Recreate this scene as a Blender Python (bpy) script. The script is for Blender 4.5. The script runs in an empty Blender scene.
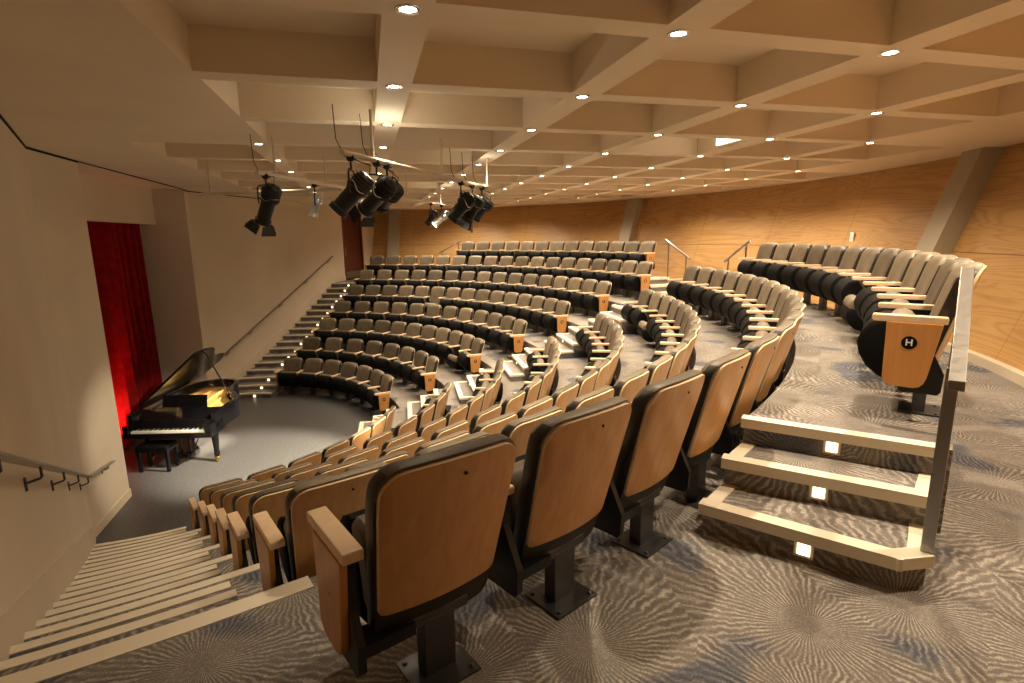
import bpy, bmesh, math, random
from math import sin, cos, pi, radians, degrees, atan2, hypot, sqrt
from mathutils import Vector, Matrix

SC = bpy.context.scene
COL = SC.collection
random.seed(7)

# ------------------------------------------------------------------ camera
CAMZ = 3.973                      # eye height above the stage floor (z = 0)
CEIL = CAMZ + 1.11
cam_d = bpy.data.cameras.new('camera')
cam_d.sensor_width = 36.0
cam_d.lens = 539.646 / 1024 * 36.0
cam_d.clip_start = 0.05
cam = bpy.data.objects.new('camera', cam_d)
COL.objects.link(cam)
yaw, pitch, roll = 0.2548596, -0.1933970, -0.0125936
f = Vector((sin(yaw) * cos(pitch), cos(yaw) * cos(pitch), sin(pitch)))
r = Vector((cos(yaw), -sin(yaw), 0)); u = r.cross(f)
r2 = r * cos(roll) + u * sin(roll); u2 = u * cos(roll) - r * sin(roll)
cam.matrix_world = Matrix(((r2.x, u2.x, -f.x, 0), (r2.y, u2.y, -f.y, 0), (r2.z, u2.z, -f.z, CAMZ), (0, 0, 0, 1)))
SC.camera = cam

# ------------------------------------------------------------------ world and exposure
w = bpy.data.worlds.new('world'); SC.world = w; w.use_nodes = True
w.node_tree.nodes['Background'].inputs[0].default_value = (1.0, 0.8, 0.6, 1)
w.node_tree.nodes['Background'].inputs[1].default_value = 0.0
SC.view_settings.view_transform = 'Standard'
SC.view_settings.look = 'None'
SC.view_settings.gamma = 1
SC.view_settings.use_curve_mapping = False
SC.view_settings.exposure = 0.27
WARM = (1.0, 0.80, 0.56)
DOWN_W = 175.0                     # each ceiling downlight
STAGE_W = 1100.0                   # each stage spotlight

# ------------------------------------------------------------------ plan: concentric seating
CX, CY = -3.7312, 11.023
ZR = [0.0, 0.363, 0.740, 1.132, 1.543, 1.978, 2.423, 2.886]      # tier floors, front to back
RA, DR = 3.770, 1.0089            # radius of the arm tips in the first row, row spacing
R_PED = RA + 0.2406
def FR(k): return 9.24 - (6 - k) * DR                            # front edge of tier k
R_H0, R_H1 = 10.235, 11.20        # raised rear tier
G = ZR[6]; H = ZR[7]
def PT(R, a): return (CX + R * cos(radians(a)), CY + R * sin(radians(a)))
NW0, NW1 = (-3.85, 7.95), (0.27, -2.25)       # near side wall
FW0, FW1 = (-3.95, 14.35), (0.28, 23.424)     # far side wall
def wall_angle(R, P, Q):
    dx, dy = Q[0] - P[0], Q[1] - P[1]; ex, ey = P[0] - CX, P[1] - CY
    a = dx * dx + dy * dy; b = 2 * (ex * dx + ey * dy); c = ex * ex + ey * ey - R * R
    D = b * b - 4 * a * c
    if D < 0: return None
    t = (-b + sqrt(D)) / (2 * a)
    return degrees(atan2(ey + t * dy, ex + t * dx))
def a_near(R):
    v = wall_angle(R, NW0, NW1)
    return v if v is not None and R > 3.1 else -90
def a_far(R):
    v = wall_angle(R, FW0, FW1)
    return v if v is not None and R > 3.5 else 85

# ------------------------------------------------------------------ materials
def mat(name, color, rough=0.6, metal=0.0, spec=0.5):
    m = bpy.data.materials.new(name); m.use_nodes = True
    b = m.node_tree.nodes['Principled BSDF']
    b.inputs['Base Color'].default_value = (*color, 1)
    b.inputs['Roughness'].default_value = rough
    b.inputs['Metallic'].default_value = metal
    b.inputs['Specular IOR Level'].default_value = spec
    return m
def N(m, t, **k):
    n = m.node_tree.nodes.new(t)
    for a, v in k.items(): setattr(n, a, v)
    return n
def L(m, a, b): m.node_tree.links.new(a, b)
def bsdf(m): return m.node_tree.nodes['Principled BSDF']
def ramp(m, fac, stops):
    n = N(m, 'ShaderNodeValToRGB')
    e = n.color_ramp.elements
    e[0].position, e[0].color = stops[0][0], (*stops[0][1], 1)
    e[1].position, e[1].color = stops[-1][0], (*stops[-1][1], 1)
    for p, c in stops[1:-1]:
        x = e.new(p); x.color = (*c, 1)
    L(m, fac, n.inputs['Fac']); return n
def mathn(m, op, a, b=None, clamp=False):
    n = N(m, 'ShaderNodeMath', operation=op); n.use_clamp = clamp
    for i, v in enumerate((a, b)):
        if v is None: continue
        if isinstance(v, (int, float)): n.inputs[i].default_value = v
        else: L(m, v, n.inputs[i])
    return n.outputs[0]
def bump(m, fac, strength=0.2, dist=0.01):
    n = N(m, 'ShaderNodeBump'); n.inputs['Strength'].default_value = strength; n.inputs['Distance'].default_value = dist
    L(m, fac, n.inputs['Height']); L(m, n.outputs[0], bsdf(m).inputs['Normal'])
def noise(m, vec, scale, detail=3, rough=0.5, dist=0.0):
    n = N(m, 'ShaderNodeTexNoise'); n.inputs['Scale'].default_value = scale
    n.inputs['Detail'].default_value = detail; n.inputs['Roughness'].default_value = rough; n.inputs['Distortion'].default_value = dist
    if vec is not None: L(m, vec, n.inputs['Vector'])
    return n.outputs['Fac']
def mapping(m, vec, scale=(1, 1, 1), rot=(0, 0, 0)):
    n = N(m, 'ShaderNodeMapping'); n.inputs['Scale'].default_value = scale; n.inputs['Rotation'].default_value = rot
    L(m, vec, n.inputs['Vector']); return n.outputs[0]

def painted(name, color, var=0.04):
    m = mat(name, color, 0.75, spec=0.3)
    g = N(m, 'ShaderNodeNewGeometry')
    nf = noise(m, g.outputs['Position'], 0.8, 3)
    c = [tuple(max(0, x * (1 - var)) for x in color), tuple(min(1, x * (1 + var)) for x in color)]
    rp = ramp(m, nf, [(0.35, c[0]), (0.65, c[1])]); L(m, rp.outputs[0], bsdf(m).inputs['Base Color'])
    bump(m, noise(m, g.outputs['Position'], 90, 2), 0.05, 0.002)
    return m
M_WALL = painted('cream_wall_paint', (0.70, 0.60, 0.47))
M_CEIL = painted('ceiling_paint', (0.80, 0.68, 0.525))
M_TRIMW = painted('skirting_paint', (0.66, 0.57, 0.44))

def carpet():
    m = mat('starburst_carpet', (0.3, 0.26, 0.2), 0.95, spec=0.1)
    g = N(m, 'ShaderNodeNewGeometry')
    sep = N(m, 'ShaderNodeSeparateXYZ'); L(m, g.outputs['Position'], sep.inputs[0])
    cmb = N(m, 'ShaderNodeCombineXYZ')
    L(m, mathn(m, 'ADD', sep.outputs[0], mathn(m, 'MULTIPLY', sep.outputs[2], 0.6)), cmb.inputs[0])
    L(m, mathn(m, 'ADD', sep.outputs[1], mathn(m, 'MULTIPLY', sep.outputs[2], 0.8)), cmb.inputs[1])
    P = mapping(m, cmb.outputs[0], (1.45, 1.45, 1.0))
    v = N(m, 'ShaderNodeTexVoronoi', voronoi_dimensions='2D'); v.inputs['Scale'].default_value = 1.0
    v.inputs['Randomness'].default_value = 0.85
    L(m, P, v.inputs['Vector'])
    sub = N(m, 'ShaderNodeVectorMath', operation='SUBTRACT'); L(m, P, sub.inputs[0]); L(m, v.outputs['Position'], sub.inputs[1])
    s2 = N(m, 'ShaderNodeSeparateXYZ'); L(m, sub.outputs[0], s2.inputs[0])
    ang = mathn(m, 'ARCTAN2', s2.outputs[1], s2.outputs[0])
    wob = noise(m, P, 11.0, 3)
    ph = mathn(m, 'ADD', mathn(m, 'MULTIPLY', ang, 64.0), mathn(m, 'MULTIPLY', wob, 11.0))
    am = ramp(m, noise(m, P, 7.0, 2, 0.6), [(0.3, (0.25, 0.25, 0.25)), (0.65, (1.25, 1.25, 1.25))])
    st = mathn(m, 'MULTIPLY', mathn(m, 'SINE', ph), am.outputs[0])
    fib = noise(m, g.outputs['Position'], 150, 2)
    val = mathn(m, 'ADD', mathn(m, 'ADD', mathn(m, 'MULTIPLY', st, 0.30), 0.36), mathn(m, 'MULTIPLY', mathn(m, 'SUBTRACT', fib, 0.5), 0.9), clamp=True)
    big = noise(m, P, 0.9, 2)
    warm = ramp(m, val, [(0.0, (0.150, 0.138, 0.130)), (0.4, (0.225, 0.208, 0.195)), (0.75, (0.45, 0.425, 0.39)), (1.0, (0.56, 0.535, 0.49))])
    blue = ramp(m, val, [(0.0, (0.07, 0.078, 0.105)), (0.45, (0.13, 0.14, 0.17)), (1.0, (0.36, 0.335, 0.31))])
    msk = ramp(m, noise(m, mapping(m, P, (1, 1, 1), (0, 0, 0.6)), 1.3, 1, 0.4), [(0.60, (0, 0, 0)), (0.66, (1, 1, 1))])
    mx = N(m, 'ShaderNodeMix', data_type='RGBA')
    L(m, msk.outputs[0], mx.inputs['Factor']); L(m, warm.outputs[0], mx.inputs['A']); L(m, blue.outputs[0], mx.inputs['B'])
    m2 = N(m, 'ShaderNodeMix', data_type='RGBA', blend_type='MULTIPLY'); m2.inputs['Factor'].default_value = 1
    tone = ramp(m, big, [(0.3, (0.78, 0.76, 0.74)), (0.7, (1.12, 1.1, 1.05))])
    L(m, mx.outputs['Result'], m2.inputs['A']); L(m, tone.outputs[0], m2.inputs['B'])
    L(m, m2.outputs['Result'], bsdf(m).inputs['Base Color'])
    bump(m, fib, 0.35, 0.006)
    return m
M_CARPET = carpet()

def stage_mat():
    m = mat('grey_stage_floor', (0.1, 0.1, 0.1), 0.42, spec=0.4)
    g = N(m, 'ShaderNodeNewGeometry')
    n1 = noise(m, mapping(m, g.outputs['Position'], (1, 3, 1)), 22, 5, 0.75)
    rp = ramp(m, n1, [(0.35, (0.045, 0.045, 0.047)), (0.55, (0.10, 0.10, 0.102)), (0.70, (0.21, 0.205, 0.20))])
    L(m, rp.outputs[0], bsdf(m).inputs['Base Color'])
    bump(m, n1, 0.12, 0.003)
    return m
M_STAGE = stage_mat()

def plywood():
    m = mat('plywood_panelling', (0.6, 0.3, 0.1), 0.42, spec=0.45)
    uv = N(m, 'ShaderNodeUVMap')
    base = mapping(m, uv.outputs[0], (0.20, 2.3, 1))
    nz = noise(m, base, 1.0, 3, 0.45, 1.0)
    rings = mathn(m, 'SINE', mathn(m, 'MULTIPLY', nz, 100.0))
    warp = ramp(m, mathn(m, 'ADD', mathn(m, 'MULTIPLY', rings, 0.5), 0.5), [(0.0, (0.0, 0.0, 0.0)), (0.55, (0.15, 0.15, 0.15)), (1.0, (0.62, 0.62, 0.62))])
    fine = noise(m, mapping(m, uv.outputs[0], (4, 90, 1)), 1.0, 4, 0.6)
    big = noise(m, mapping(m, uv.outputs[0], (0.45, 0.8, 1)), 1.0, 2)
    c1 = ramp(m, big, [(0.3, (0.47, 0.27, 0.098)), (0.7, (0.59, 0.365, 0.148))])
    mx = N(m, 'ShaderNodeMix', data_type='RGBA'); L(m, mathn(m, 'MULTIPLY', warp.outputs[0], mathn(m, 'MULTIPLY', fine, 1.1)), mx.inputs['Factor'])
    L(m, c1.outputs[0], mx.inputs['A']); mx.inputs['B'].default_value = (0.25, 0.11, 0.032, 1)
    # panel joints
    sep = N(m, 'ShaderNodeSeparateXYZ'); L(m, uv.outputs[0], sep.inputs[0])
    ju = mathn(m, 'LESS_THAN', mathn(m, 'FRACT', mathn(m, 'DIVIDE', sep.outputs[0], 2.4)), 0.0035)
    jv = mathn(m, 'LESS_THAN', mathn(m, 'ABSOLUTE', mathn(m, 'SUBTRACT', sep.outputs[1], 1.25)), 0.006)
    j = mathn(m, 'MAXIMUM', ju, jv)
    m2 = N(m, 'ShaderNodeMix', data_type='RGBA'); L(m, j, m2.inputs['Factor']); L(m, mx.outputs['Result'], m2.inputs['A'])
    m2.inputs['B'].default_value = (0.2, 0.08, 0.02, 1)
    L(m, m2.outputs['Result'], bsdf(m).inputs['Base Color'])
    return m
M_PLY = plywood()

def chairwood(name, c1, c2, rough=0.38):
    m = mat(name, c1, rough, spec=0.5)
    tc = N(m, 'ShaderNodeTexCoord')
    oi = N(m, 'ShaderNodeObjectInfo')
    add = N(m, 'ShaderNodeVectorMath', operation='ADD'); L(m, tc.outputs['Object'], add.inputs[0])
    sc = N(m, 'ShaderNodeVectorMath', operation='SCALE'); sc.inputs[0].default_value = (7, 3, 5); L(m, oi.outputs['Random'], sc.inputs['Scale'])
    L(m, sc.outputs[0], add.inputs[1])
    nf = noise(m, mapping(m, add.outputs[0], (26, 26, 2.2)), 1.0, 4, 0.55, 0.3)
    rp = ramp(m, nf, [(0.3, c1), (0.7, c2)])
    hs = N(m, 'ShaderNodeHueSaturation'); L(m, rp.outputs[0], hs.inputs['Color'])
    L(m, mathn(m, 'ADD', mathn(m, 'MULTIPLY', oi.outputs['Random'], 0.16), 0.92), hs.inputs['Value'])
    L(m, hs.outputs[0], bsdf(m).inputs['Base Color'])
    return m
M_BACKW = chairwood('maple_back_veneer', (0.54, 0.275, 0.095), (0.64, 0.355, 0.14))
M_ARMW = chairwood('maple_arm_timber', (0.74, 0.53, 0.335), (0.82, 0.62, 0.42), 0.4)
M_ENDW = chairwood('maple_end_veneer', (0.56, 0.25, 0.07), (0.66, 0.32, 0.10))
M_BACKE = mat('pale_ply_edge', (0.82, 0.64, 0.40), 0.5)

def leather():
    m = mat('taupe_leather', (0.2, 0.16, 0.12), 0.5, spec=0.45)
    tc = N(m, 'ShaderNodeTexCoord'); oi = N(m, 'ShaderNodeObjectInfo')
    nf = noise(m, tc.outputs['Object'], 7, 3)
    rp = ramp(m, nf, [(0.3, (0.130, 0.104, 0.072)), (0.7, (0.190, 0.153, 0.106))])
    hs = N(m, 'ShaderNodeHueSaturation'); L(m, rp.outputs[0], hs.inputs['Color'])
    L(m, mathn(m, 'ADD', mathn(m, 'MULTIPLY', oi.outputs['Random'], 0.6), 0.62), hs.inputs['Value'])
    L(m, hs.outputs[0], bsdf(m).inputs['Base Color'])
    bump(m, noise(m, tc.outputs['Object'], 160, 2), 0.12, 0.002)
    return m
M_LEATHER = leather()
M_BLACK = mat('black_plastic', (0.004, 0.004, 0.004), 0.75, spec=0.12)
M_DARKLEATHER = mat('dark_leather_edge', (0.025, 0.020, 0.015), 0.45, spec=0.4)
M_BLACKM = mat('black_powdercoat', (0.009, 0.009, 0.009), 0.42, spec=0.4)
M_GUN = mat('gunmetal_steel', (0.09, 0.09, 0.09), 0.36, 0.7)
def brushed():
    m = mat('brushed_steel', (0.55, 0.53, 0.5), 0.3, 1.0)
    g = N(m, 'ShaderNodeNewGeometry')
    nf = noise(m, g.outputs['Position'], 35, 2)
    rp = ramp(m, nf, [(0.3, (0.30, 0.30, 0.30)), (0.7, (0.36, 0.36, 0.36))]); L(m, rp.outputs[0], bsdf(m).inputs['Roughness'])
    return m
M_STEEL = brushed()
bsdf(M_STEEL).inputs['Base Color'].default_value = (0.36, 0.35, 0.33, 1)
M_NOSE = painted('cream_nosing', (0.82, 0.75, 0.60), 0.05)
M_WHITE = mat('white_lettering', (0.85, 0.85, 0.82), 0.5)
M_COLUMN = painted('column_paint', (0.43, 0.375, 0.285))
def velvet():
    m = mat('red_velvet', (0.36, 0.008, 0.008), 0.85, spec=0.15)
    b = bsdf(m); b.inputs['Sheen Weight'].default_value = 0.35; b.inputs['Sheen Tint'].default_value = (1, 0.15, 0.1, 1)
    g = N(m, 'ShaderNodeNewGeometry'); nf = noise(m, g.outputs['Position'], 8, 3)
    rp = ramp(m, nf, [(0.3, (0.16, 0.003, 0.004)), (0.7, (0.27, 0.006, 0.006))]); L(m, rp.outputs[0], b.inputs['Base Color'])
    return m
M_VELVET = velvet()
M_GAPDARK = mat('gap_shade_black', (0.012, 0.010, 0.010), 0.95)  # black standing in for shade in the gaps; also the alcove back
M_DOOR = chairwood('dark_red_timber', (0.10, 0.020, 0.010), (0.15, 0.032, 0.016), 0.45)
M_PIANO = mat('black_piano_lacquer', (0.005, 0.005, 0.006), 0.10, spec=0.45)
M_GOLD = mat('gold_iron_frame', (0.80, 0.52, 0.18), 0.35, 0.55)
M_SPRUCE = chairwood('spruce_soundboard', (0.72, 0.42, 0.15), (0.82, 0.52, 0.22), 0.4)
M_IVORY = mat('ivory_keys', (0.85, 0.82, 0.74), 0.3)
M_BRASS = mat('brass', (0.78, 0.52, 0.2), 0.25, 1.0)
M_CHROME = mat('chrome', (0.75, 0.75, 0.75), 0.18, 1.0)
M_GREYLAMP = mat('silver_lamp_housing', (0.5, 0.5, 0.5), 0.35, 0.8)
def emit(name, col, s):
    m = mat(name, (0.8, 0.8, 0.8), 0.5); b = bsdf(m)
    b.inputs['Emission Color'].default_value = (*col, 1); b.inputs['Emission Strength'].default_value = s
    return m
M_LAMP = emit('lit_downlight', (1.0, 0.88, 0.68), 22)
M_STEPL = emit('lit_step_light', (1.0, 0.74, 0.42), 3.2)
M_GLOWPATCH = emit('light_patch_glow', (1.0, 0.9, 0.72), 5)  # glow standing in for a patch of light, not a lamp

# ------------------------------------------------------------------ helpers
def link(name, bm, m, parent=None, smooth=False, bevel=0.0):
    me = bpy.data.meshes.new(name)
    bmesh.ops.recalc_face_normals(bm, faces=bm.faces[:])
    bm.to_mesh(me); bm.free()
    if isinstance(m, (list, tuple)):
        for x in m: me.materials.append(x)
    else: me.materials.append(m)
    if smooth:
        me.polygons.foreach_set('use_smooth', [True] * len(me.polygons))
        try: me.set_sharp_from_angle(angle=radians(38))
        except Exception: pass
    o = bpy.data.objects.new(name, me); COL.objects.link(o)
    if parent is not None: o.parent = parent
    if bevel:
        b = o.modifiers.new('bevel', 'BEVEL'); b.width = bevel; b.segments = 2; b.limit_method = 'ANGLE'
    return o
def tag(o, label, cat, group=None):
    o['label'] = label; o['category'] = cat
    if group: o['group'] = group
    return o
def thing(name, label, cat, loc=(0, 0, 0), rz=0.0, group=None):
    o = bpy.data.objects.new(name, None); COL.objects.link(o)
    o.empty_display_size = 0.1
    o.location = loc; o.rotation_euler = (0, 0, rz)
    return tag(o, label, cat, group)
def struct(name, bm, m, smooth=False):
    o = link(name, bm, m, None, smooth); o['kind'] = 'structure'; return o
def BM(): return bmesh.new()
def box(bm, x0, x1, y0, y1, z0, z1, mi=0):
    v = [bm.verts.new(p) for p in [(x0, y0, z0), (x1, y0, z0), (x1, y1, z0), (x0, y1, z0), (x0, y0, z1), (x1, y0, z1), (x1, y1, z1), (x0, y1, z1)]]
    for q in [(0, 3, 2, 1), (4, 5, 6, 7), (0, 1, 5, 4), (1, 2, 6, 5), (2, 3, 7, 6), (3, 0, 4, 7)]:
        fc = bm.faces.new([v[i] for i in q]); fc.material_index = mi
def prism(bm, pts, z0, z1, mi=0):
    n = len(pts)
    a = [bm.verts.new((p[0], p[1], z0 if not callable(z0) else z0(p))) for p in pts]
    b = [bm.verts.new((p[0], p[1], z1 if not callable(z1) else z1(p))) for p in pts]
    fs = [bm.faces.new(a[::-1]), bm.faces.new(b)]
    for i in range(n): fs.append(bm.faces.new((a[i], a[(i + 1) % n], b[(i + 1) % n], b[i])))
    for q in fs: q.material_index = mi
def extr_x(bm, prof, x0, x1, mi=0, inset=0.0):
    """profile in (y, z) extruded along x; inset shrinks both ends towards the centre"""
    cy = sum(p[0] for p in prof) / len(prof); cz = sum(p[1] for p in prof) / len(prof)
    def ring(x, s): return [bm.verts.new((x, cy + (p[0] - cy) * s, cz + (p[1] - cz) * s)) for p in prof]
    if inset > 0:
        xs = [(x0, 1 - inset * 2), (x0 + inset * 0.05, 1 - inset), (x0 + inset * 0.2, 1), (x1 - inset * 0.2, 1), (x1 - inset * 0.05, 1 - inset), (x1, 1 - inset * 2)]
    else: xs = [(x0, 1), (x1, 1)]
    rs = [ring(x, s) for x, s in xs]; n = len(prof)
    for a, b in zip(rs, rs[1:]):
        for i in range(n):
            q = bm.faces.new((a[i], a[(i + 1) % n], b[(i + 1) % n], b[i])); q.material_index = mi
    bm.faces.new(rs[0]).material_index = mi; bm.faces.new(rs[-1][::-1]).material_index = mi
def tube(bm, pts, rad, seg=8, mi=0, cap=True):
    pts = [Vector(p) for p in pts]; rings = []
    rads = rad if isinstance(rad, (list, tuple)) else [rad] * len(pts)
    prev = None
    for i, p in enumerate(pts):
        d = (pts[min(i + 1, len(pts) - 1)] - pts[max(i - 1, 0)]).normalized()
        ref = prev if prev is not None else (Vector((0, 0, 1)) if abs(d.z) < 0.9 else Vector((1, 0, 0)))
        s = d.cross(ref)
        if s.length < 1e-5: s = d.cross(Vector((0, 1, 0)))
        s.normalize(); t = s.cross(d).normalized(); prev = t
        rings.append([bm.verts.new(p + (s * cos(2 * pi * k / seg) + t * sin(2 * pi * k / seg)) * rads[i]) for k in range(seg)])
    for a, b in zip(rings, rings[1:]):
        for k in range(seg):
            q = bm.faces.new((a[k], a[(k + 1) % seg], b[(k + 1) % seg], b[k])); q.material_index = mi
    if cap:
        bm.faces.new(rings[0][::-1]).material_index = mi; bm.faces.new(rings[-1]).material_index = mi
def lathe(bm, prof, seg=20, mi=0, mtx=None, close=False):
    rings = []
    for rr, z in prof:
        rings.append([bm.verts.new((rr * cos(2 * pi * k / seg), rr * sin(2 * pi * k / seg), z)) for k in range(seg)])
    fs = []
    for a, b in zip(rings, rings[1:]):
        for k in range(seg): fs.append(bm.faces.new((a[k], a[(k + 1) % seg], b[(k + 1) % seg], b[k])))
    if close: fs.append(bm.faces.new(rings[0][::-1])); fs.append(bm.faces.new(rings[-1]))
    for q in fs: q.material_index = mi
    if mtx is not None:
        bmesh.ops.transform(bm, matrix=mtx, verts=[v for rg in rings for v in rg])
def sector_pts(R0, R1, a0f, a1f, n):
    inner = [PT(R0, a0f(R0) + (a1f(R0) - a0f(R0)) * i / n) for i in range(n + 1)]
    outer = [PT(R1, a0f(R1) + (a1f(R1) - a0f(R1)) * i / n) for i in range(n + 1)]
    return inner, outer
def sector(bm, R0, R1, a0, a1, z0, z1, n=24, mi=0):
    a0f = a0 if callable(a0) else (lambda R: a0)
    a1f = a1 if callable(a1) else (lambda R: a1)
    I, O = sector_pts(R0, R1, a0f, a1f, n)
    vb = [[bm.verts.new((p[0], p[1], z)) for p in q] for q in (I, O) for z in (z0, z1)]
    I0, I1, O0, O1 = vb
    fs = []
    for i in range(n):
        fs += [bm.faces.new((I1[i], O1[i], O1[i + 1], I1[i + 1])), bm.faces.new((I0[i], I0[i + 1], O0[i + 1], O0[i])),
               bm.faces.new((I0[i], I1[i], I1[i + 1], I0[i + 1])), bm.faces.new((O0[i], O0[i + 1], O1[i + 1], O1[i]))]
    fs += [bm.faces.new((I0[0], O0[0], O1[0], I1[0])), bm.faces.new((I0[n], I1[n], O1[n], O0[n]))]
    for q in fs: q.material_index = mi
STRIP = [0.0]
def strip(bm, p, q, wd, z0, z1, out=0.015):
    """nosing strip from p to q, wd wide to the left of p->q, sticking out by OUT to the right"""
    p = Vector((p[0], p[1])); q = Vector((q[0], q[1])); d = (q - p).normalized(); n = Vector((-d.y, d.x))
    prism(bm, [p - n * out - d * out, q - n * out + d * out, q + n * wd + d * out, p + n * wd - d * out], z0 + STRIP[0], z1 - STRIP[0])
    STRIP[0] = (STRIP[0] + 0.0007) % 0.0035
def zi(k, m): return ZR[k] + (ZR[k + 1] - ZR[k]) * m / 3.0
ORD = ['zeroth', 'first', 'second', 'third', 'fourth', 'fifth', 'sixth', 'seventh', 'eighth', 'ninth', 'tenth', 'eleventh', 'twelfth', 'thirteenth',
       'fourteenth', 'fifteenth', 'sixteenth', 'seventeenth', 'eighteenth', 'nineteenth', 'twentieth', 'twenty-first', 'twenty-second', 'twenty-third']
def onto(o): return 'the ' + o

# ================================================================== large structure
# stage floor
bm = BM(); box(bm, -6.4, 3.2, 5.0, 17.6, -0.1, 0.0); struct('floor', bm, M_STAGE)
# tiers of seating, each tier one carpeted slab
for k in range(1, 7):
    bm = BM()
    R1 = FR(k + 1) if k < 6 else 12.45
    sector(bm, FR(k), R1, lambda R: a_near(R) - (0.0), lambda R: a_far(R), -0.1 if k < 2 else ZR[k] - 0.75, ZR[k], 60)
    struct('floor', bm, M_CARPET)
H_NEAR = (-54.75, -8.6); H_FAR = (7.0, 51.6)
# rear raised tier, two platforms
near_L3, near_R3 = (2.113, 2.621), (2.760, 1.952)
bm = BM()
n = 36
I = [PT(R_H0, -55.2 + (H_NEAR[1] + 55.2) * i / n) for i in range(n + 1)]; O = [PT(R_H1, -54.4 + (H_NEAR[1] + 54.4) * i / n) for i in range(n + 1)]
prism(bm, I + O[::-1], G - 0.02, H)
bm2 = bm; struct('floor', bm2, M_CARPET)
bm = BM()
I = [PT(R_H0, H_FAR[0] + (H_FAR[1] - H_FAR[0]) * i / n) for i in range(n + 1)]; O = [PT(R_H1, H_FAR[0] + (H_FAR[1] - H_FAR[0]) * i / n) for i in range(n + 1)]
prism(bm, I + O[::-1], G - 0.02, H)
struct('floor', bm, M_CARPET)

# ---- side walls (vertical) ------------------------------------------------
def wall_slab(bm, P, Q, z0, z1, th, side=1):
    P = Vector(P); Q = Vector(Q); d = (Q - P).normalized(); nn = Vector((-d.y, d.x)) * side * th
    prism(bm, [P, Q, Q + nn, P + nn], z0, z1)
bm = BM(); wall_slab(bm, NW0, NW1, -0.1, CEIL + 0.5, 0.15, -1); struct('wall_left', bm, M_WALL)
bm = BM()
prism(bm, [(-3.85, 7.95), (-3.88, 9.22), (-6.2, 9.22), (-6.2, 9.06), (-4.05, 9.06), (-4.02, 7.90)], -0.1, CEIL + 0.5)
struct('wall_stage', bm, M_WALL)
# alcove: back wall, lintel wall over the curtain, far return
bm = BM(); box(bm, -5.75, -5.6, 9.2, 14.1, -0.1, CEIL + 0.5); struct('wall_alcove', bm, M_GAPDARK)
bm = BM(); box(bm, -4.70, -4.55, 9.2, 14.0, CAMZ + 0.345, CEIL + 0.02); struct('wall_lintel', bm, M_WALL)
bm = BM()
prism(bm, [(-5.75, 14.25), (-5.75, 14.05), (-3.90, 13.90), (-3.95, 14.35), (-4.2, 14.5)], -0.1, CEIL + 0.5)
struct('wall_return', bm, M_WALL)
# far side wall with a doorway
fd = Vector((FW1[0] - FW0[0], FW1[1] - FW0[1])).normalized()
def FP(t): return (FW0[0] + fd.x * t, FW0[1] + fd.y * t)
T_D0, T_D1 = 7.28, 8.86
bm = BM()
wall_slab(bm, FW0, FP(T_D0), -0.1, CEIL + 0.5, 0.15, 1)
wall_slab(bm, FP(T_D0), FP(T_D1), G + 2.48, CEIL + 0.5, 0.15, 1)
wall_slab(bm, FP(T_D1), FW1, -0.1, CEIL + 0.5, 0.15, 1)
struct('wall_far', bm, M_WALL)
# ---- raked timber rear wall ---------------------------------------------
RB0, RB1 = 12.42, 13.30
bm = BM(); uvl = bm.loops.layers.uv.new('UVMap')
a0, a1, n = -75.5, 73.5, 120
zb0, zb1 = G + 0.10, CEIL + 0.3
def rbz(z): return RB0 + (RB1 - RB0) * (z - G) / (CEIL - G)
cols = []
for i in range(n + 1):
    a = a0 + (a1 - a0) * i / n
    cols.append([bm.verts.new((*PT(rbz(z), a), z)) for z in (zb0, zb1)] + [bm.verts.new((*PT(rbz(z) + 0.12, a), z)) for z in (zb0, zb1)] + [a])
for A, B in zip(cols, cols[1:]):
    q = bm.faces.new((A[0], B[0], B[1], A[1]))
    for lp, (aa, zz) in zip(q.loops, ((A[4], zb0), (B[4], zb0), (B[4], zb1), (A[4], zb1))):
        lp[uvl].uv = (radians(aa) * 12.8, zz - G)
    bm.faces.new((A[2], A[3], B[3], B[2])); bm.faces.new((A[1], B[1], B[3], A[3])); bm.faces.new((A[0], A[2], B[2], B[0]))
bm.faces.new((cols[0][0], cols[0][1], cols[0][3], cols[0][2])); bm.faces.new((cols[-1][0], cols[-1][2], cols[-1][3], cols[-1][1]))
struct('wall_rear', bm, M_PLY)
bm = BM(); sector(bm, 12.36, 12.60, -75.5, 73.5, G, G + 0.105, 110)
struct('baseboard_rear', bm, M_TRIMW)
# raked columns standing proud of the timber wall
for a in (-22.4, 23.1, 68.1, -67.5):
    bm = BM(); hw = 0.21
    c, s = cos(radians(a)), sin(radians(a))
    vs = []
    for z in (G, CEIL + 0.05):
        R = rbz(z)
        for rr, t in ((R - 0.27, -hw), (R - 0.27, hw), (R + 0.1, hw), (R + 0.1, -hw)):
            vs.append(bm.verts.new((CX + rr * c - t * s, CY + rr * s + t * c, z)))
    for q in [(0, 3, 2, 1), (4, 5, 6, 7), (0, 1, 5, 4), (1, 2, 6, 5), (2, 3, 7, 6), (3, 0, 4, 7)]: bm.faces.new([vs[i] for i in q])
    o = link('column', bm, M_COLUMN); o['kind'] = 'structure'

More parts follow.
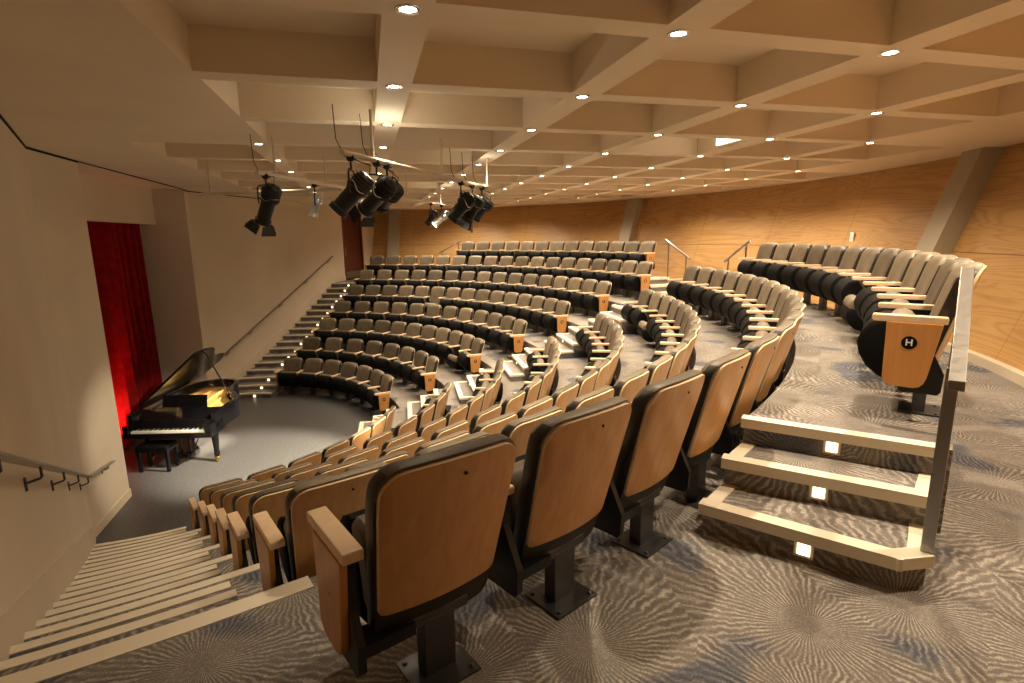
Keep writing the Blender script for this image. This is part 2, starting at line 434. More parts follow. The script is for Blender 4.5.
# ---- coffered ceiling ----------------------------------------------------
OX, OY, SX, SY = 0.2625, 2.970, 1.505, 1.438
def cell_on(i, j):
    if i < -2 or j < -3: return False
    if i == -2 and j < 3: return False
    x, y = OX + (i + .5) * SX, OY + (j + .5) * SY
    if (i, j) in ((5, 4), (5, 5), (5, 6)): return True
    if hypot(x - CX, y - CY) > 12.05: return False
    # keep clear of the side walls
    for P, Q in ((NW0, NW1), (FW0, FW1)):
        dx, dy = Q[0] - P[0], Q[1] - P[1]; l = hypot(dx, dy)
        dist = abs((x - P[0]) * dy - (y - P[1]) * dx) / l
        if dist < 1.05: return False
    if y > 14 and (x - FW0[0]) * fd.y - (y - FW0[1]) * fd.x < 0: return False
    return True
bm = BM()
HB = 0.125; TOP = CEIL + 0.29
xs = [OX + i * SX for i in range(-5, 9)]; ys = [OY + j * SY for j in range(-4, 17)]
def quad(*p): bm.faces.new([bm.verts.new(q) for q in p])
for i in range(-5, 8):
    for j in range(-4, 16):
        x0, x1, y0, y1 = OX + i * SX, OX + (i + 1) * SX, OY + j * SY, OY + (j + 1) * SY
        if not cell_on(i, j):
            quad((x0, y0, CEIL), (x0, y1, CEIL), (x1, y1, CEIL), (x1, y0, CEIL)); continue
        a, b, c, d = x0 + HB + (0.05 if i < 0 else 0), x1 - HB + (0.05 if i < -1 else 0), y0 + HB * .8, y1 - HB * .8
        for A in (((x0, y0), (x0, y1), (a, y1), (a, y0)), ((b, y0), (b, y1), (x1, y1), (x1, y0)), ((a, y0), (a, c), (b, c), (b, y0)), ((a, d), (a, y1), (b, y1), (b, d))):
            quad(*[(p[0], p[1], CEIL) for p in A])
        quad((a, c, TOP), (a, d, TOP), (b, d, TOP), (b, c, TOP))
        for p, q in (((a, c), (b, c)), ((b, c), (b, d)), ((b, d), (a, d)), ((a, d), (a, c))):
            quad((p[0], p[1], CEIL), (q[0], q[1], CEIL), (q[0], q[1], TOP), (p[0], p[1], TOP))
bmesh.ops.remove_doubles(bm, verts=bm.verts[:], dist=0.0005)
struct('ceiling', bm, M_CEIL)

# ================================================================== staircases
def nose_arc(bm, R, a0, a1, z, wd=0.09, n=10):
    sector(bm, R - 0.015, R + wd, a0, a1, z - 0.045, z + 0.006, n)
A_NS = -70.3      # edge between the near seats and the near stairs
A_FS = 69.6
def side_stairs(near):
    nm = 'aisle_staircase'
    lab = 'long carpeted aisle staircase with cream nosings descending beside the near cream wall' if near else 'carpeted aisle staircase with lit risers climbing beside the far wall handrail'
    st = thing(nm, lab, 'staircase', (*PT(6.0, -80 if near else 76), 0))
    inv = Matrix.Translation(-Vector(st.location))
    for k in range(0, 6):
        Rn = FR(k + 1)
        for m_, (Ra, Rb) in ((1, (Rn - 0.672, Rn - 0.336)), (2, (Rn - 0.336, Rn))):
            bm = BM(); z = zi(k, m_)
            lo = (lambda R: a_near(R) + 0.05) if near else (lambda R: A_FS + (1.8 if k == 0 else 0))
            hi = (lambda R: A_NS - (1.6 if k == 0 else 0)) if near else (lambda R: a_far(R) - 0.05)
            sector(bm, Ra, Rb, lo, hi, ZR[k] - 0.01, z, 10)
            bm.transform(inv); s = link('step', bm, M_CARPET, st)
            bm = BM(); sector(bm, Ra - 0.015, Ra + 0.046, lo, hi, z - 0.03, z + 0.006, 10)
            bm.transform(inv); link('nosing', bm, M_NOSE, s)
        bm = BM(); z = ZR[k + 1]
        lo = (lambda R: a_near(R) + 0.05) if near else (lambda R: 67.9)
        hi = (lambda R: -68.6) if near else (lambda R: a_far(R) - 0.05)
        sector(bm, Rn - 0.015, Rn + (0.080 if k == 5 else 0.046), lo, hi, z - 0.03, z + 0.006, 10)
        bm.transform(inv); link('nosing', bm, M_NOSE, st)
side_stairs(True); side_stairs(False)
# centre aisle
st = thing('aisle_staircase', 'short carpeted steps with pale nosings between the two seating blocks', 'staircase', (*PT(6.0, -3.6), 0))
inv = Matrix.Translation(-Vector(st.location))
ax = Vector((cos(radians(-3.6)), sin(radians(-3.6)))); ay = Vector((-ax.y, ax.x))
def AP(R, t): return Vector((CX, CY)) + ax * R + ay * t
for k in range(0, 6):
    Rn = FR(k + 1); hw = 0.60
    for m_, Rs in ((1, Rn - 0.87), (2, Rn - 0.59), (3, Rn - 0.31)):
        z = zi(k, m_) if m_ < 3 else ZR[k + 1]
        bm = BM(); prism(bm, [AP(Rs, -hw), AP(Rn + 0.02, -hw), AP(Rn + 0.02, hw), AP(Rs, hw)], ZR[k] - 0.01, z - 0.001)
        bm.transform(inv); s = link('step', bm, M_CARPET, st)
        bm = BM()
        strip(bm, AP(Rs, hw), AP(Rs, -hw), 0.075, z - 0.04, z + 0.005)
        if m_ < 3:
            strip(bm, AP(Rs + .09, -hw), AP(Rs + 0.28, -hw), 0.06, z - 0.04, z + 0.005, 0.012)
            strip(bm, AP(Rs + 0.28, hw), AP(Rs + .09, hw), 0.06, z - 0.04, z + 0.005, 0.012)
        bm.transform(inv); link('nosing', bm, M_NOSE, s)

# three lit steps up to the rear tier near the camera, and their counterparts
def step_light(P, d, z, label, size=0.035, group='small square lights in the stair risers'):
    """P plan point on riser, d outward plan direction"""
    t = thing('step_light', label, 'step light', (P[0], P[1], z), atan2(d[1], d[0]), group)
    bm = BM(); box(bm, -0.01, 0.006, -size, size, -size, size); link('frame', bm, M_TRIMW, t)
    s = size * 0.66
    bm = BM(); box(bm, 0.004, 0.010, -s, s, -s, s); link('lens', bm, M_STEPL, t)
    return t
def platform_steps(L3, R3, step, z0, label, chamfer=False, lights=False, lab_l=()):
    L3 = Vector(L3); R3 = Vector(R3); step = Vector(step)
    st = thing('platform_steps', label, 'steps', (L3.x, L3.y, z0))
    inv = Matrix.Translation(-Vector(st.location)); h = (H - G) / 3
    cross = (R3 - L3).normalized(); sg = 1 if (step.x * cross.y - step.y * cross.x) < 0 else -1
    for k in (0, 1, 2):
        n_ = 2 - k
        Lk, Rk = L3 + step * n_ * 1.0, R3 + step * n_
        z = G + h * (k + 1)
        bm = BM()
        if k < 2:
            if chamfer and k == 0:
                Cp = Vector((2.150, 1.630)); Rc = Vector((2.292, 1.612))
                pts = [Lk, Cp, Rc, Rk - step, Lk - step]
            else: pts = [Lk, Rk, Rk - step, Lk - step]
            prism(bm, pts, G - 0.01, z)
            bm.transform(inv); s = link('step', bm, M_CARPET, st)
        else: bm.free(); s = st; pts = [Lk, Rk, Rk - step, Lk - step]
        bm = BM()
        def sp(p, q, w_, o=0.018):
            # strip keeping the tread side inward
            c_ = (Lk + Rk) / 2 - step * 0.5; d_ = (q - p); nn = Vector((-d_.y, d_.x))
            if (c_ - p).dot(nn) < 0: p, q = q, p
            strip(bm, p, q, w_, z - 0.055, z + 0.006, o)
        if k < 2:
            if chamfer and k == 0: sp(Lk, Cp, 0.062); sp(Cp, Rc, 0.062); sp(Rc, Rk - step * 1.0, 0.075, 0.004)
            else: sp(Lk, Rk, 0.062); sp(Rk, Rk - step, 0.075, 0.004)
            sp(Lk - step, Lk, 0.07, 0.004)
        else: sp(Lk, Rk, 0.062)
        bm.transform(inv); link('nosing', bm, M_NOSE, s)
    return st
platform_steps(near_L3, near_R3, (-0.245, -0.168), G, 'three carpeted steps with cream nosings beside the steel guard rail', chamfer=True)
def tang(a): return Vector((-sin(radians(a)), cos(radians(a))))
platform_steps(PT(R_H0, H_NEAR[1]), PT(R_H1, H_NEAR[1]), tang(H_NEAR[1]) * 0.29, G, 'steps up to the near rear platform from the centre aisle')
platform_steps(PT(R_H0, H_FAR[0]), PT(R_H1, H_FAR[0]), -tang(H_FAR[0]) * 0.29, G, 'steps up to the far rear platform from the centre aisle')
platform_steps(PT(R_H0, H_FAR[1]), PT(R_H1, H_FAR[1]), tang(H_FAR[1]) * 0.29, G, 'steps at the far end of the rear platform by the timber wall')

# lights in the three near risers (midpoint of each riser)
hh = (H - G) / 3
dn = Vector((-0.245, -0.168)).normalized(); dface = Vector((-0.66, -0.75)).normalized()
for k, (lab) in enumerate(('square step light in the lowest riser beside the guard rail', 'square step light in the middle riser beside the guard rail', 'square step light in the top riser beside the guard rail')):
    Lk = Vector(near_L3) + Vector((-0.245, -0.168)) * (2 - k); Rk = Vector(near_R3) + Vector((-0.245, -0.168)) * (2 - k)
    if k == 0: Rk = Vector((2.156, 1.622)); 
    P = Lk + (Rk - Lk) * ((0.52, 0.50, 0.49)[k] if k else 0.565)
    e = (Rk - Lk).normalized(); nrm = Vector((e.y, -e.x))
    if nrm.dot(dn) < 0: nrm = -nrm
    step_light(P + nrm * 0.004, nrm, G + hh * k + hh * 0.44, lab, 0.042)
# lights up the far stairs
fn = Vector((fd.y, -fd.x))
for k in range(18):
    R = FR(1) - 0.672 + 0.3363 * k
    q_ = k / 3.0; tb = [78.4, 75.9, 74.1, 72.8, 71.9, 71.3, 71.0]
    aa = tb[int(q_)] + (tb[int(q_) + 1] - tb[int(q_)]) * (q_ - int(q_))
    P = Vector(PT(R, aa)); d = (Vector((CX, CY)) - P).normalized()
    z0 = zi(k // 3, k % 3); z1 = zi(k // 3, k % 3 + 1) if k % 3 < 2 else ZR[k // 3 + 1]
    step_light(P + d * 0.006, d, (z0 + z1) / 2 - 0.01, 'tiny step light on the %s riser from the bottom of the far stairs' % ORD[k + 1], 0.040)
for k in range(1, 6):
    R = FR(k + 1) - 0.59; P = AP(R, 0.1)
    step_light(P - ax * 0.006, -ax, zi(k, 1.5), 'tiny step light in the centre aisle riser behind the %s row' % ORD[k + 1], 0.028)

# skirting boards along the side walls
def slope_skirt(name, P, Q, side, zf0, zf1):
    """zf0, zf1: (bottom, top) heights at P and Q"""
    P = Vector(P); Q = Vector(Q); d = (Q - P).normalized(); nn = Vector((-d.y, d.x)) * side * 0.018
    bm = BM(); vs = []
    for X in (P, P + nn):
        vs += [bm.verts.new((X.x, X.y, zf0[0])), bm.verts.new((X.x, X.y, zf0[1]))]
    for X in (Q, Q + nn):
        vs += [bm.verts.new((X.x, X.y, zf1[0])), bm.verts.new((X.x, X.y, zf1[1]))]
    for q in [(0, 1, 3, 2), (4, 6, 7, 5), (0, 4, 5, 1), (2, 3, 7, 6), (1, 5, 7, 3), (0, 2, 6, 4)]: bm.faces.new([vs[i] for i in q])
    o = link(name, bm, M_TRIMW); o['kind'] = 'structure'
slope_skirt('baseboard_stage', (-3.85, 7.95), (-3.88, 9.22), -1, (0, 0.13), (0, 0.13))
def nose_h(R): # height of the nosing line at radius R
    t = (R - (FR(1) - 0.672)) / 0.336 + 1
    t = max(0, min(18, t)); k = int(min(5, t // 3)); return ZR[k] + (ZR[k + 1] - ZR[k]) * (t - 3 * k) / 3
npts = 7
def q(t): return (NW0[0] + (NW1[0] - NW0[0]) * t, NW0[1] + (NW1[1] - NW0[1]) * t)
slope_skirt('baseboard_left', q(0.03), q(0.585), 1, (0, 0.30), (G - 0.5, G + 0.16))
slope_skirt('baseboard_left', q(0.0), q(0.03), 1, (0, 0.13), (0, 0.30))
slope_skirt('baseboard_left', q(0.585), q(0.62), 1, (G - 0.5, G + 0.16), (G, G + 0.13))
slope_skirt('baseboard_left', q(0.62), q(0.98), 1, (G, G + .13), (G, G + .13))
for i in range(npts):
    t0, t1 = T_D0 * i / npts, T_D0 * (i + 1) / npts
    P, Q = FP(t0), FP(t1); h0 = nose_h(hypot(P[0] - CX, P[1] - CY)); h1 = nose_h(hypot(Q[0] - CX, Q[1] - CY))
    slope_skirt('baseboard_far', P, Q, -1, (max(0, h0 - 0.25), h0 + 0.17), (max(0, h1 - 0.25), h1 + 0.17))
slope_skirt('baseboard_return', (-3.90, 13.90), (-3.95, 14.35), -1, (0, 0.13), (0, 0.13))

# dark strips painting the shade of the gap between side wall and ceiling
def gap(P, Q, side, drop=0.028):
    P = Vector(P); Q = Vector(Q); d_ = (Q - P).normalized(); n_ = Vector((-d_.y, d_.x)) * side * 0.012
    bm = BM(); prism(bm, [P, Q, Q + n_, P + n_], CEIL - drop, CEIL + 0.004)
    o = link('gap_shade_strip_1', bm, M_GAPDARK); o['kind'] = 'structure'
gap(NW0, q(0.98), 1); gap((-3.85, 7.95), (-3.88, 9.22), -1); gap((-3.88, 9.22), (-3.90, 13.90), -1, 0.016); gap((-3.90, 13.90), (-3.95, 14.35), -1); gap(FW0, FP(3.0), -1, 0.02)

# small switch plate on the rear timber wall
SW = PT(12.885, -11.6)
t = thing('wall_switch', 'small white switch plate on the timber rear wall above the rear seats', 'switch', (SW[0], SW[1], 3.87), radians(180 - 11.6))
bm = BM(); box(bm, 0.0, 0.02, -0.05, 0.05, -0.09, 0.09); link('plate', bm, M_WHITE, t, bevel=0.004)
bm = BM(); box(bm, 0.018, 0.028, -0.02, 0.02, -0.035, 0.035); link('rocker', bm, M_IVORY, t, bevel=0.002)

# far door
bm = BM()
P0, P1 = Vector(FP(T_D0)), Vector(FP(T_D1)); off = Vector((-fd.y, fd.x))
def dbox(bm, t0, t1, o0, o1, z0, z1):
    prism(bm, [Vector(FP(t0)) + off * o0, Vector(FP(t1)) + off * o0, Vector(FP(t1)) + off * o1, Vector(FP(t0)) + off * o1], z0, z1)
dbox(bm, T_D0 + .07, T_D1 - .07, 0.06, 0.10, G + 0.02, G + 2.42)
o = link('door_1', bm, M_DOOR); o['kind'] = 'structure'
bm = BM(); dbox(bm, T_D0, T_D0 + .07, -0.02, 0.13, G, G + 2.48); dbox(bm, T_D1 - .07, T_D1, -0.02, 0.13, G, G + 2.48); dbox(bm, T_D0 + .07, T_D1 - .07, -0.02, 0.13, G + 2.42, G + 2.48)
link('door_frame', bm, M_DOOR, o)
bm = BM(); dbox(bm, T_D0 + .2, T_D1 - .2, 0.045, 0.06, G + 0.06, G + 0.30); link('kick_plate', bm, M_STEEL, o)
bm = BM(); dbox(bm, T_D0 + .15, T_D0 + .19, 0.0, 0.05, G + 0.9, G + 1.2); link('door_handle', bm, M_STEEL, o)

# ================================================================== chairs
def rrect_rows(W, z0, z1, rt, rb, nz=14):
    rows = []
    zs = [z0 + (z1 - z0) * i / nz for i in range(nz + 1)]
    zs = sorted(set([round(z, 5) for z in zs] + [round(z1 - rt * (1 - cos(t * pi / 10)), 5) for t in range(6)] + [round(z0 + rb * (1 - cos(t * pi / 10)), 5) for t in range(6)]))
    for z in zs:
        w_ = W
        if z > z1 - rt: w_ = W - rt + sqrt(max(0, rt * rt - (z - (z1 - rt)) ** 2))
        if z < z0 + rb: w_ = min(w_, W - rb + sqrt(max(0, rb * rb - (z0 + rb - z) ** 2)))
        rows.append((z, max(w_, 0.01)))
    return rows
def backslab(bm, W, z0, z1, rt, rb, layers, curve, tilt, y0, bow=0.0, nx=10, mis=None):
    """layers: list of (y offset, inset). Local +Y is the side the sitter faces."""
    grids = []
    for li, (yo, ins) in enumerate(layers):
        rows = rrect_rows(W - ins, z0 + ins, z1 - ins, max(rt - ins, 0.004), max(rb - ins, 0.004))
        g_ = []
        for z, w_ in rows:
            row = []; w_ = w_ * (0.885 + 0.115 * max(0, min(1, (z - 0.25) / 0.5)))
            for i in range(nx + 1):
                x = -w_ + 2 * w_ * i / nx
                zz = z + bow * (1 - (x / W) ** 2) * ((z - z0) / (z1 - z0))
                row.append(bm.verts.new((x, y0 + yo + curve * (x / W) ** 2 - tilt * z, zz)))
            g_.append(row)
        grids.append(g_)
    def cap(g_, rev, mi):
        for a, b in zip(g_, g_[1:]):
            for i in range(nx):
                q = [a[i], a[i + 1], b[i + 1], b[i]]
                bm.faces.new(q[::-1] if rev else q).material_index = mi
    def border(g_):
        return g_[0][:] + [r_[-1] for r_ in g_[1:]] + g_[-1][-2::-1] + [r_[0] for r_ in g_[-2:0:-1]]
    cap(grids[0], False, mis[0] if mis else 0); cap(grids[-1], True, 0)
    for li, (A, B) in enumerate(zip(grids, grids[1:])):
        a, b = border(A), border(B)
        if len(a) != len(b): raise Exception('rows')
        for i in range(len(a)):
            bm.faces.new((a[i], a[(i + 1) % len(a)], b[(i + 1) % len(b)], b[i])).material_index = (mis[li + 1] if mis else 0)

CH_TILT = 0.275
def mk_cushion():
    bm = BM()
    backslab(bm, 0.262, 0.210, 0.893, 0.085, 0.06, [(0.0, 0.004), (0.012, 0.0), (0.05, 0.0), (0.074, 0.012), (0.088, 0.035), (0.094, 0.075)], 0.035, CH_TILT, 0.037, 0.012)
    bm.normal_update()
    bmesh.ops.recalc_face_normals(bm, faces=bm.faces[:])
    for q in bm.faces:
        c = q.calc_center_median()
        if abs(q.normal.x) > 0.72 or (c.z < 0.36 and q.normal.y < 0.3) or (q.normal.y < -0.8 and c.z < 0.8): q.material_index = 1
    return bm
def mk_backpanel():
    bm = BM()
    backslab(bm, 0.250, 0.335, 0.878, 0.075, 0.030, [(0.0, 0.002), (0.002, 0.0), (0.015, 0.0), (0.019, 0.002)], 0.035, CH_TILT, 0.020, 0.012, mis=[0, 1, 1, 1])
    return bm
def mk_seat():
    bm = BM()
    prof = [(0.055, 0.30), (0.052, 0.45), (0.062, 0.555), (0.085, 0.588), (0.12, 0.600), (0.165, 0.596), (0.188, 0.575), (0.180, 0.54), (0.15, 0.50), (0.12, 0.40), (0.10, 0.27), (0.07, 0.25)]
    extr_x(bm, prof, -0.218, 0.218, 0, 0.10)
    return bm
def mk_seatpan():
    bm = BM()
    prof = [(0.10, 0.262), (0.115, 0.40), (0.145, 0.505), (0.178, 0.540), (0.190, 0.578), (0.225, 0.580), (0.285, 0.550), (0.325, 0.49), (0.340, 0.43), (0.325, 0.36), (0.285, 0.29), (0.22, 0.235), (0.15, 0.205), (0.09, 0.215)]
    extr_x(bm, prof, -0.226, 0.226, 0, 0.09)
    return bm
def mk_bracket(s):
    bm = BM()
    extr_x(bm, [(-0.085, 0.20), (-0.07, 0.18), (0.10, 0.18), (0.15, 0.26), (0.11, 0.40), (0.15, 0.52), (0.20, 0.585), (-0.01, 0.585), (-0.01, 0.46), (-0.07, 0.34), (-0.09, 0.30)], s * 0.305 - 0.014, s * 0.305 + 0.014)
    extr_x(bm, [(-0.05, 0.215), (0.05, 0.215), (0.05, 0.26), (-0.05, 0.26)], min(0.10 * s, s * 0.29), max(0.10 * s, s * 0.29))
    return bm
def mk_arm_in(s):
    bm = BM()
    extr_x(bm, [(-0.03, 0.586), (0.262, 0.586), (0.272, 0.594), (0.272, 0.612), (0.266, 0.619), (-0.028, 0.619), (-0.034, 0.612)], s * 0.305 - 0.027, s * 0.305 + 0.027)
    return bm
def mk_arm(s):
    bm = BM()
    extr_x(bm, [(-0.075, 0.582), (0.262, 0.582), (0.272, 0.592), (0.272, 0.612), (0.266, 0.620), (-0.072, 0.620), (-0.078, 0.612)], s * 0.305 - 0.034, s * 0.305 + 0.034)
    return bm
def mk_endpanel(s):
    bm = BM()
    pts = [(-0.058, 0.583)]
    pts += [(0.200, 0.583), (0.192, 0.265), (0.185, 0.240), (0.16, 0.218), (0.13, 0.212), (0.04, 0.212), (0.015, 0.220), (-0.002, 0.240), (-0.014, 0.275)]
    extr_x(bm, pts, s * 0.331 - 0.013, s * 0.331 + 0.013)
    return bm
def mk_post():
    bm = BM(); box(bm, -0.062, 0.062, -0.035, 0.03, 0.008, 0.235); box(bm, -0.12, 0.12, -0.034, 0.045, 0.22, 0.262); return bm
def mk_plate():
    bm = BM(); box(bm, -0.118, 0.118, -0.115, 0.095, 0.0, 0.010)
    for x in (-0.095, 0.095):
        for y in (-0.09, 0.07): lathe(bm, [(0.010, 0.008), (0.010, 0.016), (0.004, 0.019)], 8, 0, Matrix.Translation((x, y, 0)), True)
    return bm
def text_mesh(ch, size):
    cu = bpy.data.curves.new('lettering', 'FONT'); cu.body = ch; cu.size = size; cu.align_x = 'CENTER'; cu.align_y = 'CENTER'; cu.extrude = 0.0008; cu.offset = 0.0012
    o = bpy.data.objects.new('lettering', cu); COL.objects.link(o)
    dg = bpy.context.evaluated_depsgraph_get(); me = bpy.data.meshes.new_from_object(o.evaluated_get(dg))
    bpy.data.objects.remove(o); me.materials.clear(); me.materials.append(M_WHITE); return me
LET = {c: text_mesh(c, 0.050) for c in 'ABCDEFGH'}

PROTO = {}
def proto_mesh(key, fn, m, smooth=True, bev=0.0):
    if key not in PROTO:
        o = link(key, fn(), m, None, smooth)
        PROTO[key] = o.data; bpy.data.objects.remove(o)
    return PROTO[key]
def part(name, me, parent, bev=0.0):
    o = bpy.data.objects.new(name, me); COL.objects.link(o); o.parent = parent
    if bev:
        b = o.modifiers.new('bevel', 'BEVEL'); b.width = bev; b.segments = 2; b.limit_method = 'ANGLE'; b.angle_limit = radians(40)
    return o
def make_chair(loc, ang, label, group, ends=(), letter=None, arm_sides=(-1,), seat_down=0.0, near=False):
    t = thing('auditorium_chair', label, 'chair', loc, radians(ang + 90), group)
    part('base_plate', proto_mesh('m_plate', mk_plate, M_GUN, False), t)
    part('pedestal', proto_mesh('m_post', mk_post, M_GUN, False), t, 0.004 if near else 0)
    part('backrest', proto_mesh('m_cush', mk_cushion, [M_LEATHER, M_DARKLEATHER]), t)
    bp = part('back_panel', proto_mesh('m_bp', mk_backpanel, [M_BACKW, M_BACKE]), t)
    bp['label'] = 'curved maple back panel'
    if near:
        bm = BM(); lathe(bm, [(0.0065, 0), (0.0065, 0.003), (0.003, 0.005)], 10, 0, Matrix.Translation((0.02, 0.020 - CH_TILT * 0.83 - 0.0015, 0.83)) @ Matrix.Rotation(radians(90 - 17), 4, 'X'), True)
        link('screw', bm, M_BLACKM, bp)
    s = part('seat', proto_mesh('m_seat', mk_seat, M_LEATHER), t)
    p = part('seat_pan', proto_mesh('m_pan', mk_seatpan, M_BLACK), s)
    if seat_down:
        piv = Matrix.Translation((0, 0.07, 0.33)) @ Matrix.Rotation(radians(-seat_down), 4, 'X') @ Matrix.Translation((0, -0.07, -0.33))
        s.matrix_local = piv
    for sd in arm_sides:
        if sd in ends: part('armrest', proto_mesh('m_arme%d' % sd, lambda: mk_arm(sd), M_ARMW, False), t, 0.004)
        else: part('armrest', proto_mesh('m_arm%d' % sd, lambda: mk_arm_in(sd), M_ARMW, False), t, 0.004)
        part('arm_bracket', proto_mesh('m_br%d' % sd, lambda: mk_bracket(sd), M_BLACKM, False), t)
    for sd in ends:
        e = part('end_panel', proto_mesh('m_end%d' % sd, lambda: mk_endpanel(sd), M_ENDW, False), t, 0.004)
        if letter and sd == letter[1]:
            bm = BM(); x = sd * 0.3445
            lathe(bm, [(0.037, -0.0015), (0.037, 0.0015)], 24, 0, Matrix.Translation((x, 0.085, 0.47)) @ Matrix.Rotation(radians(90), 4, 'Y'), True)
            link('row_disc', bm, M_BLACK, e)
            l = bpy.data.objects.new('row_letter', LET[letter[0]]); COL.objects.link(l); l.parent = e
            l.matrix_local = Matrix.Translation((sd * 0.347, 0.085, 0.47)) @ Matrix.Rotation(radians(90) * (sd), 4, 'Z') @ Matrix.Rotation(radians(90), 4, 'X')
        elif near:
            bm = BM()
            for y, z in ((0.06, 0.42), (0.10, 0.42)): lathe(bm, [(0.008, -0.002), (0.008, 0.002)], 10, 0, Matrix.Translation((sd * 0.3445, y, z)) @ Matrix.Rotation(radians(90), 4, 'Y'), True)
            link('bolt', bm, M_CHROME, e)
    return t
FARR = [(66.3, 16.0, 7), (66.3, 12.7, 8), (66.4, 9.6, 11), (66.4, 8.2, 12), (66.4, 6.6, 15), (66.6, 5.6, 16), (66.7, 4.6, 18), (49.5, 11.1, 13)]
NEARR = [(-65.6, -18.5, 7), (-65.9, -14.6, 8), (-66.3, -11.6, 11), (-66.8, -10.7, 12), (-67.2, -9.5, 15), (-67.3, -7.7, 16), (-67.3, -7.0, 18), (-50.9, -12.6, 13)]
down = {('far', 2, 9), ('near', 4, 10), ('near', 5, 13), ('far', 4, 5), ('near', 7, 4), ('near', 3, 9)}
for block, tab in (('far', FARR), ('near', NEARR)):
    for k, (aa, ab, cnt) in enumerate(tab):
        R = R_PED + DR * k - (0.04 if k == 7 else 0)
        for i in range(cnt):
            a = aa + (ab - aa) * i / (cnt - 1)
            x, y = PT(R, a)
            first, last = i == 0, i == cnt - 1
            ends = []; arms = [-1]; letter = None
            if block == 'far':
                # local +x is the direction of increasing angle
                if first: arms = [-1, 1]; ends = [1]
                if last: ends = [-1]; letter = ('ABCDEFGH'[k], -1)
            else:
                if last: arms = [-1, 1]; ends = [1]; letter = ('ABCDEFGH'[k], 1)
                if first:
                    ends = [-1]
                    if k == 7: letter = ('H', -1)
            if block == 'far':
                n_c = cnt - i
                lab = ('chair with lettered end panel on the centre aisle, %s row of the far block' % ORD[k + 1]) if last else \
                      'taupe padded chair, %s from the centre aisle in %s row of far block' % (ORD[n_c], ORD[k + 1])
                if first: lab = 'taupe padded chair next to the far stairs in %s row of far block' % ORD[k + 1]
            elif k < 7:
                lab = ('maple-backed chair with wooden end panel beside the near stairs, %s row from stage' % ORD[k + 1]) if first else \
                      'maple-backed chair, %s from the near stairs in %s row of near block' % (ORD[i + 1], ORD[k + 1])
                if last: lab = 'chair on the centre aisle end of the %s row, near block' % ORD[k + 1]
            else:
                lab = 'chair with the H end panel beside the steel guard rail' if first else 'taupe chair on rear platform, %s from the H end panel' % ORD[i + 1]
            make_chair((x, y, ZR[k]), a, lab, '%s block chairs, %s row' % (block, ORD[k + 1]), ends, letter, arms,
                       62.0 if (block, k, i) in down else 0.0, near=(block == 'near' and k == 6 and i < 6) or (block == 'near' and k == 5 and i < 3))

# ================================================================== rails
# steel guard rail at the near steps
g = thing('guard_rail', 'flat brushed steel guard rail on a post at the three lit steps', 'railing', (2.285, 1.62, G + 0.155))
loc = Vector(g.location)
bm = BM()
d = Vector((0.245, 0.168)).normalized(); nn = Vector((-d.y, d.x))
def bar(bm, A, B, hw, th):
    A = Vector(A) - loc; B = Vector(B) - loc; e = (B - A); n_ = Vector((-e.y, e.x, 0)).normalized() * hw; t_ = Vector((0, 0, th))
    V = [bm.verts.new(p) for p in (A - n_ - t_, A + n_ - t_, A + n_, A - n_, B - n_ - t_, B + n_ - t_, B + n_, B - n_)]
    for q in [(0, 3, 2, 1), (4, 5, 6, 7), (0, 1, 5, 4), (1, 2, 6, 5), (2, 3, 7, 6), (3, 0, 4, 7)]: bm.faces.new([V[i] for i in q])
def upright(bm, P, z0, z1):
    P = Vector((P[0] - loc.x, P[1] - loc.y)); a = d * 0.022; b = nn * 0.024
    prism(bm, [P - a - b, P + a - b, P + a + b, P - a + b], z0 - loc.z, z1 - loc.z)
RL0, RL1 = (2.185, 1.525, CAMZ - 0.577), (2.985, 2.115, CAMZ - 0.185)
bm = BM(); upright(bm, (2.315, 1.635), G + 0.155, CAMZ - 0.560); link('post', bm, M_STEEL, g, bevel=0.003)
bm = BM(); upright(bm, (2.93, 2.07), H, CAMZ - 0.26); link('post', bm, M_STEEL, g, bevel=0.003)
bm = BM(); bar(bm, RL0, RL1, 0.027, 0.04); link('handrail', bm, M_STEEL, g, bevel=0.003)
# rails at the other platform ends
def end_rail(P, dirv, label):
    P = Vector(P); t = thing('handrail', label, 'handrail', (P.x, P.y, G))
    dirv = Vector(dirv).normalized()
    h = H - G
    a = dirv * -0.1; b = dirv * 0.85
    bm = BM(); tube(bm, [(a.x, a.y, h + 0.93), (b.x, b.y, 0.95)], 0.024, 10); link('rail', bm, M_STEEL, t, True)
    for s_ in (0.02, 0.70):
        bm = BM(); q = dirv * s_; z0 = (h if s_ < 0.1 else 0.0); zt = 0.95 + (h - 0.02) * (0.85 - s_) / 0.95
        tube(bm, [(q.x, q.y, z0), (q.x, q.y, zt)], 0.018, 8); link('post', bm, M_STEEL, t, True)
end_rail(PT(R_H1 - 0.05, H_NEAR[1]), tang(H_NEAR[1]), 'steel handrail at the aisle end of the near rear platform')
end_rail(PT(R_H1 - 0.05, H_FAR[0]), -tang(H_FAR[0]), 'steel handrail at the aisle end of the far rear platform')
end_rail(PT(R_H1 - 0.05, H_FAR[1]), tang(H_FAR[1]), 'steel handrail at the outer end of the far rear platform')
